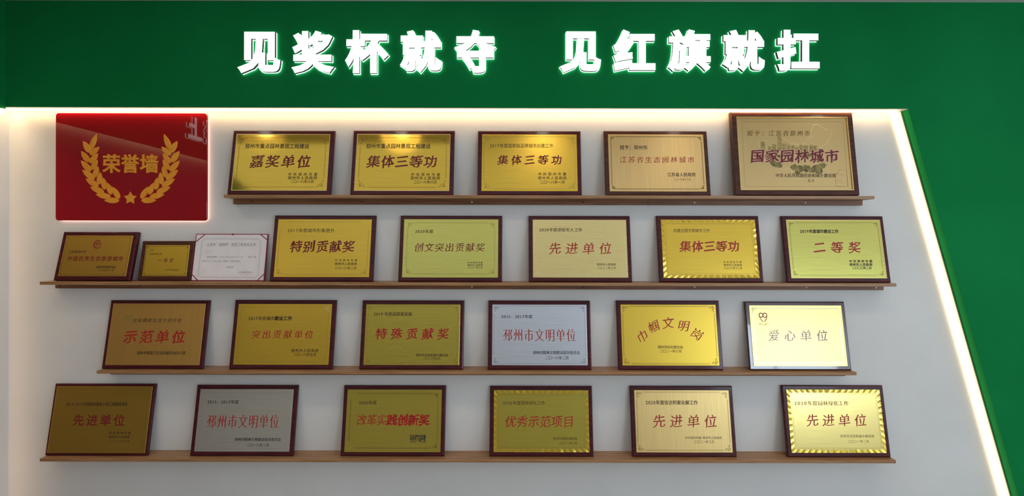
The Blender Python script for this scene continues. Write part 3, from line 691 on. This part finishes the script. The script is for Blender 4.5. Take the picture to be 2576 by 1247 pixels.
p = plaque(3, (1231,1486,969.7,1231,1493.6), 'dark gold plaque with fan-cut border reading 优秀示范项目 on the lowest shelf', 'olive', .30)
fluted(p.x0+.001, p.x1-.001, p.y0+.001, p.y1-.001, .015, p.z-.0002, p.plate, G('gold', .2))
mb = MB(); frame_orn(mb, p.x0+.021, p.x1-.021, p.y0+.021, p.y1-.021, 0, p.zt, None, .0009, lines=2); mb.build('engraved_border', M['engrave_soft'], p.plate)
text(p, zL, T4(('2020年度园林绿化工作',1637,2040,223,262), ('优秀示范项目',1660,2320,360,485), [('徐州市和城乡建设局',2120,2352,572,602),('二〇二一年二月',2175,2352,618,645)], hs='hei', ts='kai', iss_s='hei'))
p = plaque(3, (1580.7,1837,969.7,1591,1854.4), 'brushed sand-gold plaque reading 先进单位 for 信访积案化解工作 on the lowest shelf', 'sand', .38, 'v')
orn(p, 'fleur', 'engrave', .009, .032, .0010)
text(p, zM, T4(('2020年度信访积案化解工作',235,707,205,245), ('先进单位',303,880,330,460), [('中共邳州市委 邳州市人民政府',593,928,535,559),('二〇二一年三月',675,858,570,598)], hs='hei_b', ts='kai', iss_s='hei'))
p = plaque(3, (1962,2216.6,968,1981.7,2242), 'bright yellow plaque with fan-cut border reading 先进单位, right end of lowest shelf', 'bright', .24)
fluted(p.x0+.001, p.x1-.001, p.y0+.001, p.y1-.001, .015, p.z-.0002, p.plate, G('gold', .18))
mb = MB(); frame_orn(mb, p.x0+.021, p.x1-.021, p.y0+.021, p.y1-.021, 0, p.zt, None, .0009, lines=2); mb.build('engraved_border', M['engrave_soft'], p.plate)
text(p, zM, T4(('2020年度园林绿化工作',1592,2083,210,252), ('先进单位',1705,2245,325,448), [('徐州市住房和城乡建设局',2010,2318,518,545),('二〇二一年二月',2080,2270,567,592)], ink='engrave', hs='song_b', ts='kai', iss_s='hei'))

# ------------------------------------------------------------------ red honour sign
SY = -.024
a = P(140, 284, SY); b = P(520, 555, SY)
cx, cz = (a.x+b.x)/2, (a.z+b.z)/2; hw, hh = (b.x-a.x)/2, (a.z-b.z)/2
sign = tag(empty('honour_wall_sign', (cx, 0, cz), (math.radians(90), 0, 0)), 'glossy dark red panel with an orange wreath and 荣誉墙, left under the green fascia', 'sign')
prism(rounded(-hw, hw, -hh, hh, .014), .014, -SY, .0012).build('red_panel', M['red_acrylic'], sign)
rect_ring(-hw+.012, hw-.012, -hh+.006, hh-.012, .007, .0008, .010).build('backlight', M['led_panel'], sign)
mb = MB()
for sx_ in (-1, 1):
    for sy_ in (-1, 1): mb.box(sx_*(hw-.05)-.01, sx_*(hw-.05)+.01, sy_*(hh-.05)-.01, sy_*(hh-.05)+.01, .0, .014)
mb.build('standoff', M['lamp_ring'], sign)
zN = (100, 250, 3.779)
def SN(x, y):
    v = P(zN[0]+x/zN[2], zN[1]+y/zN[2], SY-.004); return Vector((v.x-cx, v.z-cz))
zt = -SY
LN = [0]
def leaf(tip, base, wk, parent):
    LN[0] += 1; dz = .0007*(LN[0] % 3)
    T_, B_ = SN(*tip), SN(*base); ax = B_-T_; nrm = Vector((-ax.y, ax.x)); n = 7; o = []
    prof = [(0,0),(.15,.45),(.35,.85),(.6,1),(.8,.85),(.93,.5),(1,0)]
    L_ = [T_+ax*u+nrm.normalized()*wk*v for u, v in prof]; R_ = [T_+ax*u-nrm.normalized()*wk*v for u, v in prof[1:-1]]
    pts = L_+R_[::-1]
    ar = sum(pts[i].x*pts[(i+1) % len(pts)].y-pts[(i+1) % len(pts)].x*pts[i].y for i in range(len(pts)))
    if ar < 0: pts.reverse()
    m = prism([(p_.x, p_.y) for p_ in pts], zt-.0002, zt+.0036+dz, .0016); m.build('leaf', M['orange'], parent)
outer = [((410,395),(478,508)),((390,490),(466,596)),((388,580),(482,682)),((402,668),(518,760)),((432,752),(556,826)),((475,830),(608,886)),((530,900),(672,928)),((608,960),(752,958))]
inner = [((562,448),(474,528)),((548,512),(474,606)),((545,572),(488,668)),((550,632),(514,742)),((572,690),(560,808)),((600,742),(614,858)),((637,790),(680,904)),((685,828),(755,942))]
MX = 857*2
for side in (0, 1):
    br = empty('wreath_branch', (0, 0, 0)); br.parent = sign
    f = (lambda q_: (MX-q_[0], q_[1])) if side else (lambda q_: q_)
    leaf(f((537,328)), f((476,478)), .0135, br)
    for a_, b_ in outer: leaf(f(a_), f(b_), .0148, br)
    for a_, b_ in inner: leaf(f(a_), f(b_), .0138, br)
c = SN(858, 938); pts = [(c.x+r*math.cos(math.radians(90+36*k)), c.y+r*math.sin(math.radians(90+36*k))) for k in range(10) for r in [(.0325 if k % 2 == 0 else .0175)]]
prism(pts, zt-.0002, zt+.0042, .001).build('star', M['orange'], sign)
for ch, x0, x1 in (('荣',592,766),('誉',772,944),('墙',950,1124)):
    A, B = SN(x0, 698), SN(x1, 520); vs, fs, be, nm = glyph(ch); Q = [(x+u*.022, y+v*.022) for (x, y), (u, v) in zip(vs, nm)]
    mx0 = min(q_[0] for q_ in Q); mx1 = max(q_[0] for q_ in Q); my0 = min(q_[1] for q_ in Q); my1 = max(q_[1] for q_ in Q)
    W2 = [(A.x+(x-mx0)/(mx1-mx0)*(B.x-A.x), A.y+(y-my0)/(my1-my0)*(B.y-A.y)) for x, y in Q]; k = len(W2)
    mesh_obj('raised_character', [(x, y, zt-.0002) for x, y in W2]+[(x, y, zt+.004) for x, y in W2], [(i, j, j+k, i+k) for i, j in be]+[tuple(i+k for i in q_) for q_ in fs], M['orange'], sign)
